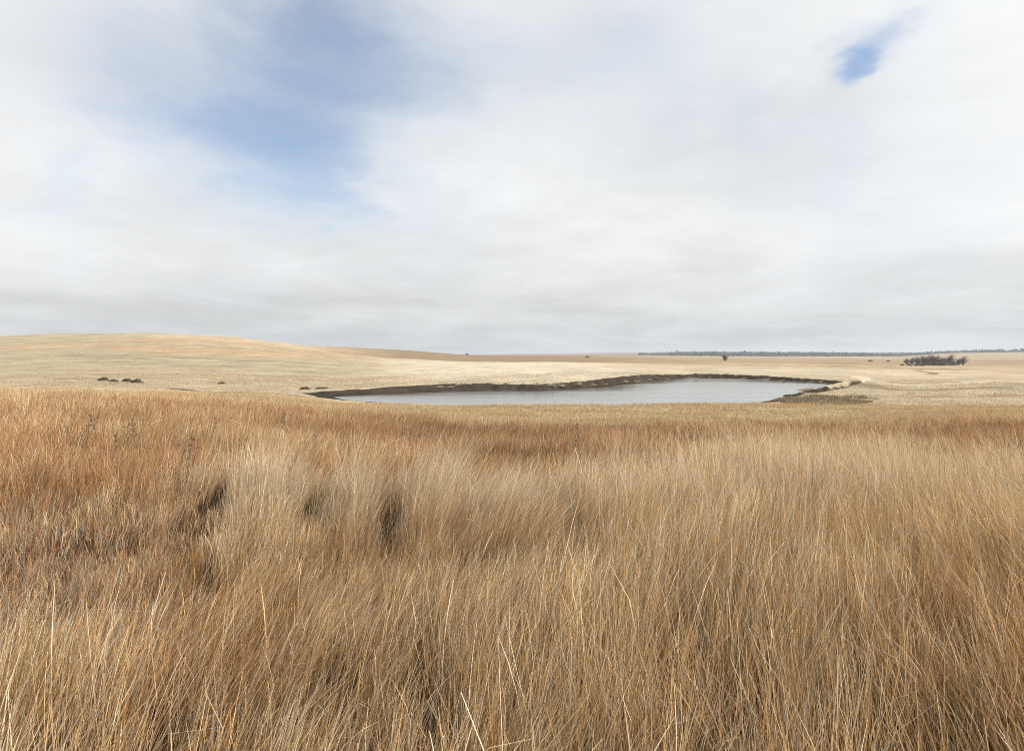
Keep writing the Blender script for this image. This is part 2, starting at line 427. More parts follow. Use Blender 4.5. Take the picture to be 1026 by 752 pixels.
# ------------------------------------------------------------------ grass
def blades(base, h, lean, bend, width, c0, c1, segs, head=None, curl=None, yaw=None):
    """vectorised grass blades; lean, bend are horizontal vectors per blade (fraction of the height)"""
    n = len(h)
    t = np.linspace(0, 1, segs + 1)[None, :, None]
    H = h[:, None, None]
    horiz = lean[:, None, :] * t + bend[:, None, :] * t ** 2
    if curl is not None:
        ph = rng.uniform(0, 6.28, n)[:, None]; amp = curl[:, None]
        horiz = horiz + np.stack([np.sin(ph + t[..., 0] * 7) * amp * t[..., 0], np.cos(ph * 1.7 + t[..., 0] * 6) * amp * t[..., 0]], -1)
    m2 = (horiz ** 2).sum(-1, keepdims=True)
    up = t * np.maximum(1 - .45 * m2, .15)
    P = np.concatenate([horiz * H, up * H], -1) + base[:, None, :]
    if yaw is None: yaw = rng.uniform(0, math.pi, n)
    wd = np.stack([np.cos(yaw), np.sin(yaw), np.zeros(n)], -1)[:, None, :]
    prof = (1 - .85 * t ** 1.5)
    if head is not None:
        prof = prof + head[:, None, None] * np.exp(-((t - .82) / .16) ** 2)
    W = width[:, None, None] * prof * .5
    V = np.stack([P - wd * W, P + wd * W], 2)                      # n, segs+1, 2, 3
    C = lerp(c0[:, None, :], c1[:, None, :], t ** 1.1)  # dark base tint carried up the blade, painting in shade between stems
    C = np.repeat(C[:, :, None, :], 2, 2)
    b0 = (np.arange(n) * (segs + 1) * 2)[:, None]; s = (np.arange(segs) * 2)[None, :]
    a = b0 + s
    Q = np.stack([a, a + 1, a + 3, a + 2], -1).reshape(-1, 4)
    return V.reshape(-1, 3), Q, C.reshape(-1, 3)

def stuff(name, packs, label, cat):
    off = 0; V = []; Q = []; C = []
    for v, q, c in packs:
        V.append(v); Q.append(q + off); C.append(c); off += len(v)
    return tag(np_mesh(name, np.concatenate(V), np.concatenate(Q), None, np.concatenate(C), mat=M_GRASS), label, cat, kind='stuff')

def sector(n, y0, y1, amax=.96, gamma=2.0):
    """random points between two radii inside the view's wedge (even per area)"""
    r = np.sqrt(rng.uniform(y0 ** 2, y1 ** 2, n)); a = rng.uniform(-amax, amax, n)
    return r * np.sin(a), r * np.cos(a)

HOLES = [(-3.62, 7.35, .17, .6), (-2.45, 7.5, .17, .55), (-1.42, 6.9, .14, .5), (.55, 6.9, .08, .3)]
HOLES = [(a * .93, b * .93, c, d) for a, b, c, d in HOLES]
def hole_keep(x, y):
    k = np.ones(len(x))
    for hx, hy, sx, sy in HOLES:
        th = math.atan2(hx, hy)
        dx = (x - hx) * math.cos(th) - (y - hy) * math.sin(th); dy = (x - hx) * math.sin(th) + (y - hy) * math.cos(th)
        k = np.minimum(k, sstep(.7, 1.35, np.hypot(dx / sx, dy / sy)))
    return k

TUSSOCKS = [(-2.95, 7.1, .62, .7), (-2.05, 6.75, .42, .55), (-.95, 6.7, .36, .5), (-.15, 6.5, .5, .5), (-1.45, 7.6, .4, .5)]
def tussock(x, y):
    k = np.zeros(len(x)); w = (fbm(x / .4, y / .4, 89, 2) - .5) * .5
    for a, b, rx, ry in TUSSOCKS:
        k = np.maximum(k, sstep(1.15, .75, np.hypot((x - a) / rx, (y - b) / ry) + w))
    return k

def hole_front(x, y):
    k = np.ones(len(x))
    for hx, hy, sx, sy in HOLES:
        th = math.atan2(hx, hy); r = math.hypot(hx, hy)
        dx = (x - hx) * math.cos(th) - (y - hy) * math.sin(th); dy = (x - hx) * math.sin(th) + (y - hy) * math.cos(th)
        k = np.minimum(k, 1 - .52 * sstep(sx * 1.9, sx * .9, np.abs(dx)) * sstep(-.36 * r, -.2 * r, dy) * sstep(sy * 1.2, 0, dy))
    return k

def tall_map(x, y):
    """0..1: pale bunchgrass (1) against lower reddish grass (0)"""
    p = px_of(x, y); w = (fbm(x / 1.6, y / 1.6, 71, 3) - .5)
    front = 8.1 + w * 2.6 + sstep(600, 760, p) * 1.0 - sstep(330, 400, p) * sstep(620, 520, p) * 1.0
    a = sstep(front + .5, front - .3, y)
    leftp = np.maximum(sstep(150, 235, p + w * 120 + (y - 5) * 6), sstep(4.6, 3.6, y + w * 2) * .8)
    return a * lerp(.12, 1.0, leftp)

def wind(x, y):
    p = np.clip(px_of(x, y), -200, 1200)
    lx = np.interp(p, [60, 200, 330, 470, 620, 760, 850, 960], [.16, .24, .30, .26, .16, .08, -.06, -.24])
    lx = lx + (fbm(x / 1.9, y / 1.9, 81, 3) - .5) * .5
    ly = (fbm(x / 1.9, y / 1.9, 83, 3) - .5) * .4 - .06
    return np.stack([lx, ly], -1)

def mixcol(n, cols, wts):
    k = rng.choice(len(cols), n, p=np.array(wts) / np.sum(wts))
    return np.array(cols)[k] * rng.uniform(.78, 1.2, (n, 1))

S_STRAW = (.64, .455, .24); S_PALE = (.88, .74, .52); S_GOLD = (.56, .34, .145); S_RUST = (.45, .215, .09); S_RED = (.33, .155, .075); S_GREY = (.38, .32, .25); S_DK = (.10, .065, .04); S_BASE = (.25, .15, .075)  # S_DK: brown culm bases, with the shade between stems painted in

def near_band(y0, y1, n_clump, per, width, segs, hmul=1.0):
    x, y = sector(n_clump, y0, y1)
    keep = (hole_keep(x, y) > rng.uniform(0, 1, len(x))) & (fbm(x / .5, y / .5, 91, 2) > .20)
    x, y = x[keep], y[keep]; n = len(x)
    tall = tall_map(x, y)
    pp = px_of(x, y)
    Hc = lerp(.46, .76, tall) * rng.uniform(.68, 1.18, n) * (.86 + .3 * fbm(x / 1.2, y / 1.2, 93, 2))
    tus = sstep(.40, .60, fbm(x / .85, y / .85, 95, 2))
    Hc *= lerp(lerp(.70, .86, sstep(400, 640, pp)), 1.10, np.maximum(tus, sstep(5.8, 7.0, y) * .75))
    Hc *= 1 - .14 * sstep(5.2, 4.0, y)
    Hc *= 1 - .22 * sstep(520, 440, pp) * sstep(3.4, 4.0, y) * sstep(6.1, 5.6, y + (fbm(x / .8, y / .8, 99, 2) - .5) * 1.2)
    tk = tussock(x, y)
    Hc *= 1 + .16 * tk - .14 * (1 - tk) * sstep(470, 400, pp) * sstep(5.6, 6.2, y) * sstep(9, 8, y)
    Hc *= np.maximum(hole_front(x, y), .4)
    # grey curly weeds low at the left edge of the foreground
    grey = sstep(215, 120, pp) * sstep(7.2, 5.5, y) * sstep(2.6, 3.4, y)
    Hc *= lerp(1, .68, grey)
    out = {}
    k = np.repeat(np.arange(n), per)
    m = len(k)
    cr = .04 + .08 * rng.uniform(0, 1, n)[k]
    a = rng.uniform(0, 2 * math.pi, m); rr = np.sqrt(rng.uniform(0, 1, m))
    ox = np.cos(a) * rr * cr; oy = np.sin(a) * rr * cr
    bx = x[k] + ox; by = y[k] + oy
    base = np.stack([bx, by, ground_h(bx, by) - .03], -1)
    wv = wind(x, y)[k]
    cl = rng.normal(0, .13, (n, 2))[k]
    splay = np.stack([np.cos(a), np.sin(a)], -1) * (rr * .17)[:, None]
    lean = splay + cl * .8 + rng.normal(0, .045, (m, 2)) + wv * .45
    bend = wv * .5 + rng.normal(0, .07, (m, 2)) + rng.normal(0, .16, (m, 2)) * (rng.uniform(0, 1, (m, 1)) < .05)
    h = Hc[k] * rng.uniform(.5, 1.1, m) * np.where(rng.uniform(0, 1, m) < .05 * sstep(2.5, 4, y[k]), 1.22, 1)
    curl = np.where(rng.uniform(0, 1, m) < lerp(.14, .75, grey[k]), rng.uniform(.04, .16, m), 0)
    sp = rng.uniform(0, 1, n)[k]                                   # clump species
    t = tall[k]
    patch = fbm(bx / 1.4, by / 1.4, 97, 3)
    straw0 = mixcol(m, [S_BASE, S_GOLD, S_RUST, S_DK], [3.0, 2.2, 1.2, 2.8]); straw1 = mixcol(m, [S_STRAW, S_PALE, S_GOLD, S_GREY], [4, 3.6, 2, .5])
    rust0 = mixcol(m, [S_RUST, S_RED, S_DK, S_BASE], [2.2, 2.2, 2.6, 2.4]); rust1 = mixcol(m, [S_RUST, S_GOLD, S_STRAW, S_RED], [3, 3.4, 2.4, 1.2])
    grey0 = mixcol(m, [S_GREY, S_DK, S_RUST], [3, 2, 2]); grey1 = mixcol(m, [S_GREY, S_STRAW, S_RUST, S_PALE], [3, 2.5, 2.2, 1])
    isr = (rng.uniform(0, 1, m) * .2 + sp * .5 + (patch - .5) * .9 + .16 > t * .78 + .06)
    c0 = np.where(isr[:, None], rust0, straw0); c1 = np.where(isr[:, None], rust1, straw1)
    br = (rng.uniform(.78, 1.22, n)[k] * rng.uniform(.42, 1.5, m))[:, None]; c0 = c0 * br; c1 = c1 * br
    crest = sstep(5.3, 6.3, y)[k] * tall[k] * rng.uniform(0, 1, m)
    c1 = lerp(c1, np.array([.90, .76, .54]) * rng.uniform(.85, 1.1, (m, 1)), (crest * .9)[:, None])
    c1 = lerp(c1, np.array([.92, .78, .56]) * rng.uniform(.8, 1.08, (m, 1)), (tk[k] * .75 * (rng.uniform(0, 1, m) < .9))[:, None])
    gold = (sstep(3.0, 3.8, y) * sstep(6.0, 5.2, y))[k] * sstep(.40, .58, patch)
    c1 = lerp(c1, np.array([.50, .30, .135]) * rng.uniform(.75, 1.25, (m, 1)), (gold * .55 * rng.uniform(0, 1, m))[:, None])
    g = rng.uniform(0, 1, m) < grey[k] * .75
    c0 = np.where(g[:, None], grey0, c0); c1 = np.where(g[:, None], grey1, c1)
    head = np.where(rng.uniform(0, 1, m) < .35, rng.uniform(.2, .7, m), 0)
    leaf = rng.uniform(0, 1, m) < .07
    w = width * rng.uniform(.55, 1.35, m) * np.where(leaf, 1.9, 1); h = np.where(leaf, h * .62, h); curl = np.where(leaf, curl + .1, curl)
    return blades(base, h, lean, bend, w, c0, c1, segs, head, curl)

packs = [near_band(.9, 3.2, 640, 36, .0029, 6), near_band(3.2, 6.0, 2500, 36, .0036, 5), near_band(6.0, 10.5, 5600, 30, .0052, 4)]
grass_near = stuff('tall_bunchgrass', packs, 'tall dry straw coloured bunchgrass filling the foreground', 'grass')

def far_edge(p):
    """depth at which the reddish field ends, by bearing"""
    return np.interp(p, [-80, 68, 150, 230, 300, 400, 478, 620, 760, 860, 960, 1100], [37, 36, 34.5, 33, 31, 28, 25, 23, 23, 24, 27, 28])

def mid_band(y0, y1, n, width, segs):
    x, y = sector(n, y0, y1)
    p = px_of(x, y)
    w = (fbm(x / 4, y / 4, 101, 3) - .5)
    keep = y < far_edge(p) + w * 11 + rng.normal(0, .8, n) + np.where(rng.uniform(0, 1, n) < .05, rng.uniform(0, 7, n), 0)
    keep &= fbm(x / .55, y / .8, 103, 2) > .24
    x, y, p, w = x[keep], y[keep], p[keep], w[keep]; n = len(x)
    base = np.stack([x, y, ground_h(x, y) - .03], -1)
    patch = fbm(x / 3.2, y / 3.2, 107, 3); fine = fbm(x / .7, y / .9, 109, 2)
    h = (.40 + .28 * patch) * rng.uniform(.6, 1.18, n) * (.75 + .5 * fine)
    wv = wind(x, y)
    lean = wv * .35 + rng.normal(0, .13, (n, 2)); bend = wv * .4 + rng.normal(0, .14, (n, 2))
    rust0 = mixcol(n, [S_RUST, S_RED, S_DK, S_BASE], [2.8, 1.5, 2.0, 2.4]); rust1 = mixcol(n, [S_RUST, (.52, .345, .185), S_STRAW, S_RED, S_GREY, S_BASE], [2.8, 4.0, 1.5, 1.1, .5, 1.3])
    st0 = mixcol(n, [S_GOLD, S_STRAW, S_RUST], [3, 3, 2]); st1 = mixcol(n, [S_STRAW, S_PALE, S_GOLD], [4, 2.4, 2])
    pr = .10 + .5 * sstep(.5, .68, patch) + .35 * sstep(20, 26, y + w * 8) * sstep(420, 560, p) + .18 * sstep(17, 30, y) * sstep(420, 300, p)
    dkp = sstep(.52, .68, fbm(x / 1.7, y / 1.7, 111, 3)) * sstep(330, 480, p)
    h = h * (1 - .25 * dkp); rust1 = rust1 * (1 - .5 * dkp)[:, None] ; pr = pr * (1 - .8 * dkp)
    isS = rng.uniform(0, 1, n) < pr
    c0 = np.where(isS[:, None], st0, rust0); c1 = np.where(isS[:, None], st1, rust1)
    head = np.where(rng.uniform(0, 1, n) < .3, rng.uniform(.3, 1.2, n), 0)
    return blades(base, h, lean, bend, width * rng.uniform(.6, 1.35, n) * np.sqrt(np.hypot(x, y) / y1), c0, c1, segs, head)
packs = [mid_band(9.0, 15, 120000, .0085, 3), mid_band(15, 24, 130000, .0115, 3), mid_band(24, 40, 130000, .018, 2)]
grass_mid = stuff('reddish_meadow_grass', packs, 'lower rust coloured meadow grass behind the pale bunchgrass', 'grass')

def short_band(y0, y1, n, width, hgt, segs=2):
    x, y = sector(n, y0, y1)
    p = px_of(x, y)
    s = shore_dist(x, y); cut = cutness(x, y)
    keep = (y > far_edge(p) - 3) & (s > lerp(1.0, 3.0, cut) + 3 * sstep(520, 420, p) + rng.normal(0, .25, n)) & (near_line(x, y, CREEK, 5) > 1.5) & (near_line(x, y, DRAIN, 4) > 1.2)
    keep &= fbm(x / 1.1, y / 1.6, 113, 3) > .30
    x, y, p = x[keep], y[keep], p[keep]; n = len(x)
    base = np.stack([x, y, ground_h(x, y) - .02], -1)
    patch = fbm(x / 5, y / 4, 117, 3)
    h = hgt * rng.uniform(.5, 1.25, n) * (.55 + .9 * patch)
    wv = wind(x, y)
    lean = wv * .4 + rng.normal(0, .2, (n, 2)); bend = wv * .4 + rng.normal(0, .2, (n, 2))
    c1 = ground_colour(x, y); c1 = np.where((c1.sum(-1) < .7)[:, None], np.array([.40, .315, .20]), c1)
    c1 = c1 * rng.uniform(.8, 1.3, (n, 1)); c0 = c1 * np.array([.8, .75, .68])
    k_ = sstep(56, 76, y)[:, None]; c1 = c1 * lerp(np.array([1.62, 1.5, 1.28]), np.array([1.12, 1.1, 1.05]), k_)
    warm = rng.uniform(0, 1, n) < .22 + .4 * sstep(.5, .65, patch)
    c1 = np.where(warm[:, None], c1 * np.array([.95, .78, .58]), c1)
    return blades(base, h, lean, bend, width * rng.uniform(.6, 1.4, n), c0, c1, segs)
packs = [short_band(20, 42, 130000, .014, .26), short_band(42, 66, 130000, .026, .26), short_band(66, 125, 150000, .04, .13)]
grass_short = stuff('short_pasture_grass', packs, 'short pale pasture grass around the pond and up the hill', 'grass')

# dark sedge thicket on the near right shore
def sedge():
    n = 26000
    p = rng.uniform(764, 884, n); Y = rng.uniform(54, 76, n)
    x = (p - CX) / F * Y
    s = shore_dist(x, Y)
    cx, cy, _ = pick(818, 399, base_h)
    e = ((p - 824) / 54) ** 2 + ((Y - 63.0) / 6.0) ** 2 + (fbm(x / 2, Y / 2, 121, 3) - .5) * 1.4
    keep = (e < .9) & (s > .7) & (fbm(x / .8, Y / 1.0, 127, 3) > .42)
    x, y, p = x[keep], Y[keep], p[keep]; n = len(x)
    base = np.stack([x, y, ground_h(x, y) - .03], -1)
    h = rng.uniform(.22, .5, n) * (.5 + .7 * fbm(x / 1.5, y / 1.5, 123, 2))
    c0 = mixcol(n, [(.10, .085, .05), (.14, .11, .07)], [1, 1]); c1 = mixcol(n, [(.17, .145, .085), (.26, .21, .125), (.50, .40, .25), (.25, .19, .125)], [2.2, 2.4, 2.8, 2])
    return blades(base, h, rng.normal(.05, .2, (n, 2)), rng.normal(0, .25, (n, 2)), .03 * rng.uniform(.6, 1.4, n), c0, c1, 3)
def pale_mound():
    n = 2600; cx, cy, _ = pick(806, 391.5, ground_h)
    a = rng.uniform(0, 6.283, n); r = np.sqrt(rng.uniform(0, 1, n))
    x = cx + np.cos(a) * r * 1.35; y = cy + np.sin(a) * r * 1.6 + .5
    base = np.stack([x, y, ground_h(x, y) - .03], -1)
    c1 = np.tile(np.array([.60, .48, .31]), (n, 1)) * rng.uniform(.75, 1.2, (n, 1))
    return blades(base, rng.uniform(.25, .5, n), rng.normal(0, .2, (n, 2)), rng.normal(0, .2, (n, 2)), .035 * rng.uniform(.6, 1.4, n), c1 * .7, c1, 3)
packs2 = pale_mound()
stuff('pale_shore_grass', [packs2], 'rounded pale grass hummock at the right end of the pond above the dark sedge', 'grass')
stuff('dark_sedge', [sedge()], 'dark olive sedge thicket on the near right shore of the pond', 'sedge')

# ------------------------------------------------------------------ plants and banks that stand alone
def tube(V, T, a, b, ra, rb, sides=5):
    a = np.array(a); b = np.array(b); d = b - a; L = np.linalg.norm(d) + 1e-9; d = d / L
    u = np.cross(d, [0, 0, 1.0]);
    if np.linalg.norm(u) < 1e-3: u = np.array([1.0, 0, 0])
    u /= np.linalg.norm(u); w = np.cross(d, u)
    o = len(V)
    for c, r in ((a, ra), (b, rb)):
        for k in range(sides):
            an = 2 * math.pi * k / sides
            V.append(c + (u * math.cos(an) + w * math.sin(an)) * r)
    for k in range(sides):
        k2 = (k + 1) % sides
        T.append((o + k, o + k2, o + sides + k2)); T.append((o + k, o + sides + k2, o + sides + k))

def limbs(rs, start, direc, length, rad, level, TV, TT, CV, CT, maxl, spread):
    n = 4; p = np.array(start, float); d = np.array(direc, float); d /= np.linalg.norm(d)
    V, T = (TV, TT) if level <= 1 else (CV, CT)
    for k in range(n):
        d2 = d + rs.normal(0, .12 + .05 * level, 3); d2[2] += .05; d2 /= np.linalg.norm(d2)
        q = p + d2 * length / n
        r0 = rad * (1 - .55 * k / n); r1 = rad * (1 - .55 * (k + 1) / n)
        tube(V, T, p, q, r0, r1, 6 if level < 2 else 3)
        if level < maxl:
            for _ in range(2 if level < 2 else 2):
                az = rs.uniform(0, 6.283); side = np.array([math.cos(az), math.sin(az), rs.uniform(-.1, .55)])
                nd = d2 * (1 - spread) + side * spread
                limbs(rs, q, nd, length * rs.uniform(.5, .72), r1 * .55, level + 1, TV, TT, CV, CT, maxl, spread)
        p, d = q, d2

def bare_tree(name, seed, height, spread, maxl=4, stems=1, n=3000):
    rs = np.random.default_rng(seed)
    TV, TT, CV, CT = [], [], [], []
    for k in range(stems):
        limbs(rs, (rs.uniform(-.1, .1), 0, -.3), (rs.normal(0, .1 if stems == 1 else .45), rs.normal(0, .1 if stems == 1 else .45), 1), height * .5, height * .035, 0, TV, TT, CV, CT, maxl, spread)
    # fine twigs at the ends: thin blades through the crown
    CV2 = np.array(CV)
    pk = CV2[rs.integers(0, len(CV2), n)]
    dv = rs.normal(0, 1, (n, 3)); dv[:, 2] = np.abs(dv[:, 2]) * .6; dv /= np.linalg.norm(dv, axis=1)[:, None]
    L = rs.uniform(.2, .8, n)[:, None] * height * .075
    sd = np.cross(dv, rs.normal(0, 1, (n, 3))); sd /= np.linalg.norm(sd, axis=1)[:, None]
    w = .036
    tv = np.stack([pk - sd * w, pk + sd * w, pk + dv * L], 1).reshape(-1, 3)
    tt = np.arange(n * 3).reshape(-1, 3) + len(CV)
    root = empty(name, (0, 0, 0))
    np_mesh('trunk', TV, None, TT, None, True, M_BARK, root)
    np_mesh('crown', np.concatenate([CV2, tv]), None, np.concatenate([np.array(CT), tt]), None, False, M_TWIG, root)
    sc = height / max(v[2] for v in CV)
    root.scale = (sc, sc, sc)
    return root

def copy_tree(o):
    c = o.copy(); link(c)
    for ch in o.children:
        d = ch.copy(); link(d); d.parent = c
    return c

def place(o, px, Y, rz=0, s=1.0, dz=0.0):
    x = (px - CX) / F * Y
    o.location = (x, Y, gh(x, Y) + dz); o.rotation_euler = (0, 0, rz)
    o.scale = tuple(v * s for v in o.scale)
    return o

t0 = bare_tree('bare_tree', 5, 6.0, .60, 4, 2)
tag(place(t0, 727.5, 470, .4), 'lone bare tree with a wide round crown on the plain beyond the pond', 'tree')

g1 = bare_tree('grove_tree', 11, 6.6, .55, 4, 2, 2200); g2 = bare_tree('grove_tree', 12, 6.0, .6, 4, 2, 2200)
GROVE = [(922, 350, .92, g1, 'bare tree at the left end of the thick part of the grove', 1),
         (928, 360, 1.05, g2, 'bare spreading tree second from the left in the thick part of the grove', 1),
         (933.5, 347, 1.1, g1, 'tallest bare tree in the thick middle of the grove', 1),
         (938, 355, 1.05, g2, 'bare tree just right of the tallest one in the thick middle of the grove', 1),
         (942.5, 345, .95, g1, 'bare tree second from the right end of the thick part of the grove', 1),
         (946.5, 349, .8, g2, 'low bare tree just left of the gap in the grove', 1),
         (952.5, 353, 1.12, g1, 'dark bare tree just right of the gap in the grove', 1),
         (960, 347, .7, g2, 'low bare tree right of the dark one beyond the gap in the grove', 1),
         (965.5, 352, .95, g1, 'bare tree at the right end of the grove beyond its low neighbour', 1),
         (908.5, 425, .8, g2, 'small bare tree at the far left of the grove, set back', 1),
         (914.5, 435, .95, g1, 'bare tree set back behind the left end of the grove', 1),
         (920, 455, .9, g2, 'paler bare tree farthest back behind the left part of the grove', 1)]
used = set()
for px, Y, s, src, lab, _ in GROVE:
    if src.name in used:
        o = copy_tree(src); o.scale = (1, 1, 1)
        o.scale = tuple(src_scale[src.name])
    else:
        o = src; used.add(src.name)
        src_scale = globals().get('src_scale', {}); src_scale[src.name] = tuple(src.scale)
    place(o, px, Y, random.uniform(0, 6), s)
    tag(o, lab, 'tree', 'bare trees of the grove on the right')

def shrub(name, seed, w, h):
    """low twiggy bush: stems and a crown of fine twigs"""
    rs = np.random.default_rng(seed)
    V, T = [], []
    n = 700
    az = rs.uniform(0, 6.283, n); el = rs.uniform(.15, 1.45, n); L = rs.uniform(.35, 1.0, n)
    d = np.stack([np.cos(az) * np.cos(el) * w, np.sin(az) * np.cos(el) * w, np.sin(el) * h], -1)
    b = rs.normal(0, .12 * w, (n, 3)); b[:, 2] = np.abs(b[:, 2]) * .3
    m = b + d * L[:, None]
    tw = rs.normal(0, .22, (n, 3)) * np.array([w, w, h]); e = m + np.abs(tw) * np.array([1, 1, 1]) * np.sign(rs.normal(0, 1, (n, 3)))
    e[:, 2] = np.maximum(e[:, 2], .05)
    sd = np.cross(d, rs.normal(0, 1, (n, 3))); sd /= np.linalg.norm(sd, axis=1)[:, None]
    w0 = .03 * max(w, h)
    vv = np.stack([m - sd * w0, m + sd * w0, e], 1).reshape(-1, 3)
    SV, ST = [], []
    for k in range(16):
        tube(SV, ST, b[k] * np.array([1, 1, 0]) + np.array([0, 0, -.1]), m[k], .02 * h + .01, .008 * h + .005, 4)
    root = empty(name, (0, 0, 0))
    np_mesh('stem', SV, None, ST, None, True, M_BARK, root)
    np_mesh('crown', vv, None, np.arange(n * 3).reshape(-1, 3), None, False, M_TWIG, root)
    return root

s0 = shrub('bush', 21, 2.4, 1.7)
SHR = [(468, 640, .9, 'small dark bush on the brown ridge left of the middle, above the pond'),
       (588.5, 640, 1.0, 'small dark bush on the brown ridge right of the middle, above the pond'),
       (911.5, 330, .7, 'low dark bush in front of the left end of the grove'),
       (918.5, 328, .8, 'low round bush in front of the grove, beside the thickest trees'),
       (924, 326, .55, 'smallest low bush in front of the grove'),
       (904, 336, .5, 'low bush left of the grove on open grass'),
       (872, 520, .9, 'far bush on the tan plain left of the grove, nearest the pond'),
       (890, 540, .8, 'far bush on the tan plain left of the grove, close to its trees')] + [(q, 338 + (i * 7) % 9, 1.0 + .2 * (i % 3), 'dark bush filling the gap under the bare grove trees') for i, q in enumerate((925, 930.5, 936, 940.5, 945, 954))]
for i, (px, Y, s, lab) in enumerate(SHR):
    o = s0 if i == 0 else copy_tree(s0)
    o.scale = (1, 1, 1)
    tag(place(o, px, Y, i * 1.3, s), lab, 'bush', 'low bushes on the plain' if i < 8 else 'bushes under the grove')

# eroded bank scars on the left slope: dark soil face under a cap of grass
def eroded_bank(seed, length, high):
    rs = np.random.default_rng(seed)
    nu, nv = 28, 7
    V, Q, = [], []
    for i in range(nu):
        u = i / (nu - 1)
        env = math.sin(math.pi * u) ** .6
        hh = high * env * (.6 + .7 * rs.uniform(0, 1))
        for j in range(nv):
            v = j / (nv - 1)
            y = -.35 + .9 * v + rs.normal(0, .05)
            z = hh * min(1, v * 2.6) * (1 - .25 * max(0, v - .6)) - .08
            V.append(((u - .5) * length + rs.normal(0, .03), y * (.5 + .6 * env), z if 0 < j < nv - 1 else -.12))
    for i in range(nu - 1):
        for j in range(nv - 1):
            a = i * nv + j; Q.append((a, a + nv, a + nv + 1, a + 1))
    root = empty('eroded_bank', (0, 0, 0))
    np_mesh('soil_face', V, Q, None, None, False, M_SOIL, root)
    Va = np.array(V).reshape(nu, nv, 3)
    n = 90
    k = rs.integers(2, nu - 2, n)
    b = Va[k, 4] + np.stack([rs.normal(0, .1, n), rs.uniform(0, .3, n), np.zeros(n)], -1); b[:, 2] -= .03
    h = rs.uniform(.1, .24, n)
    v, q, c = blades(b, h, np.stack([rs.normal(0, .3, n), rs.normal(-.3, .3, n)], -1), np.stack([rs.normal(0, .3, n), rs.normal(-.4, .3, n)], -1),
                     .05 * rs.uniform(.6, 1.3, n), np.tile([.16, .12, .07], (n, 1)), np.tile([.36, .28, .17], (n, 1)), 2)
    np_mesh('grass_cap', v, q, None, c, False, M_GRASS, root)
    return root
EB = [(102.5, 83, 1.5, .5, 31, 'dark eroded soil bank, leftmost of the two pairs low on the left hill'),
      (113, 81, 1.2, .34, 32, 'small dark eroded bank just right of the leftmost one on the hill foot'),
      (126.5, 83, 1.35, .46, 33, 'dark eroded bank with a flat top in the second pair on the hill foot'),
      (136, 80, 1.7, .5, 34, 'longest dark eroded bank, right end of the second pair on the hill foot'),
      (221, 84, 1.0, .3, 35, 'single small dark eroded bank alone midway along the hill foot'),
      (305, 80.5, 1.6, .38, 36, 'dark eroded bank just above the left tip of the pond'),
      (322, 81, 2.2, .28, 37, 'low long dark eroded bank above the pond tip, right of a taller one')]
for px, Y, L, H, sd, lab in EB:
    o = eroded_bank(sd, L, H); place(o, px, Y, 0)
    tag(o, lab, 'soil bank', 'eroded banks at the foot of the left hill')

# pale tufts slumped on the dark shore bank
def tuft(seed):
    rs = np.random.default_rng(seed); n = 130
    a = rs.uniform(0, 6.283, n); rr = rs.uniform(0, .38, n)
    b = np.stack([np.cos(a) * rr * 1.5, np.sin(a) * rr, np.full(n, -.04)], -1)
    h = rs.uniform(.18, .4, n)
    d = np.stack([np.cos(a) * rr * 1.6, np.sin(a) * rr * 1.4 - .25], -1)
    c1 = np.tile([.72, .61, .44], (n, 1)) * rs.uniform(.7, 1.15, (n, 1))
    v, q, c = blades(b, h, d, d * .9 + rs.normal(0, .2, (n, 2)), .055 * rs.uniform(.6, 1.3, n), c1 * .7, c1, 3)
    return np_mesh('grass_tuft', v, q, None, c, False, M_GRASS)
src = [tuft(41), tuft(42), tuft(43)]
TU = [(441, .9), (452, .7), (461, 1.1), (470, .8), (489, .9), (507, 1.0), (524, .7), (538, 1.0), (553, 1.1), (562, 1.2), (579, 1.1), (594, .9), (607, .6), (626, 1.1), (637, 1.2), (650, .9), (668, .8), (684, .9), (697, .7), (712, .8),
      (728, .9), (752, .7), (756, .9), (768, .7), (785, .8), (800, .7), (806, 1.1), (815, .7), (823, .8)]
SHp = np.array(SH[:17])
for i, (px, s) in enumerate(TU):
    row = np.interp(px, SHp[:, 0], SHp[:, 1])
    X0, Y0 = plane_at(px, row, WATER)
    d = 1.9 + 1.0 * random.random()
    x, y = X0 * (1 + d / Y0), Y0 + d
    o = src[i] if i < 3 else src[i % 3].copy()
    if i >= 3: link(o)
    o.location = (x, y, gh(x, y)); o.rotation_euler = (0, 0, random.uniform(-.4, .4)); o.scale = (s,) * 3
    tag(o, 'pale grass tuft slumped on the dark cut bank along the far shore', 'grass tuft', 'pale tufts along the cut bank')

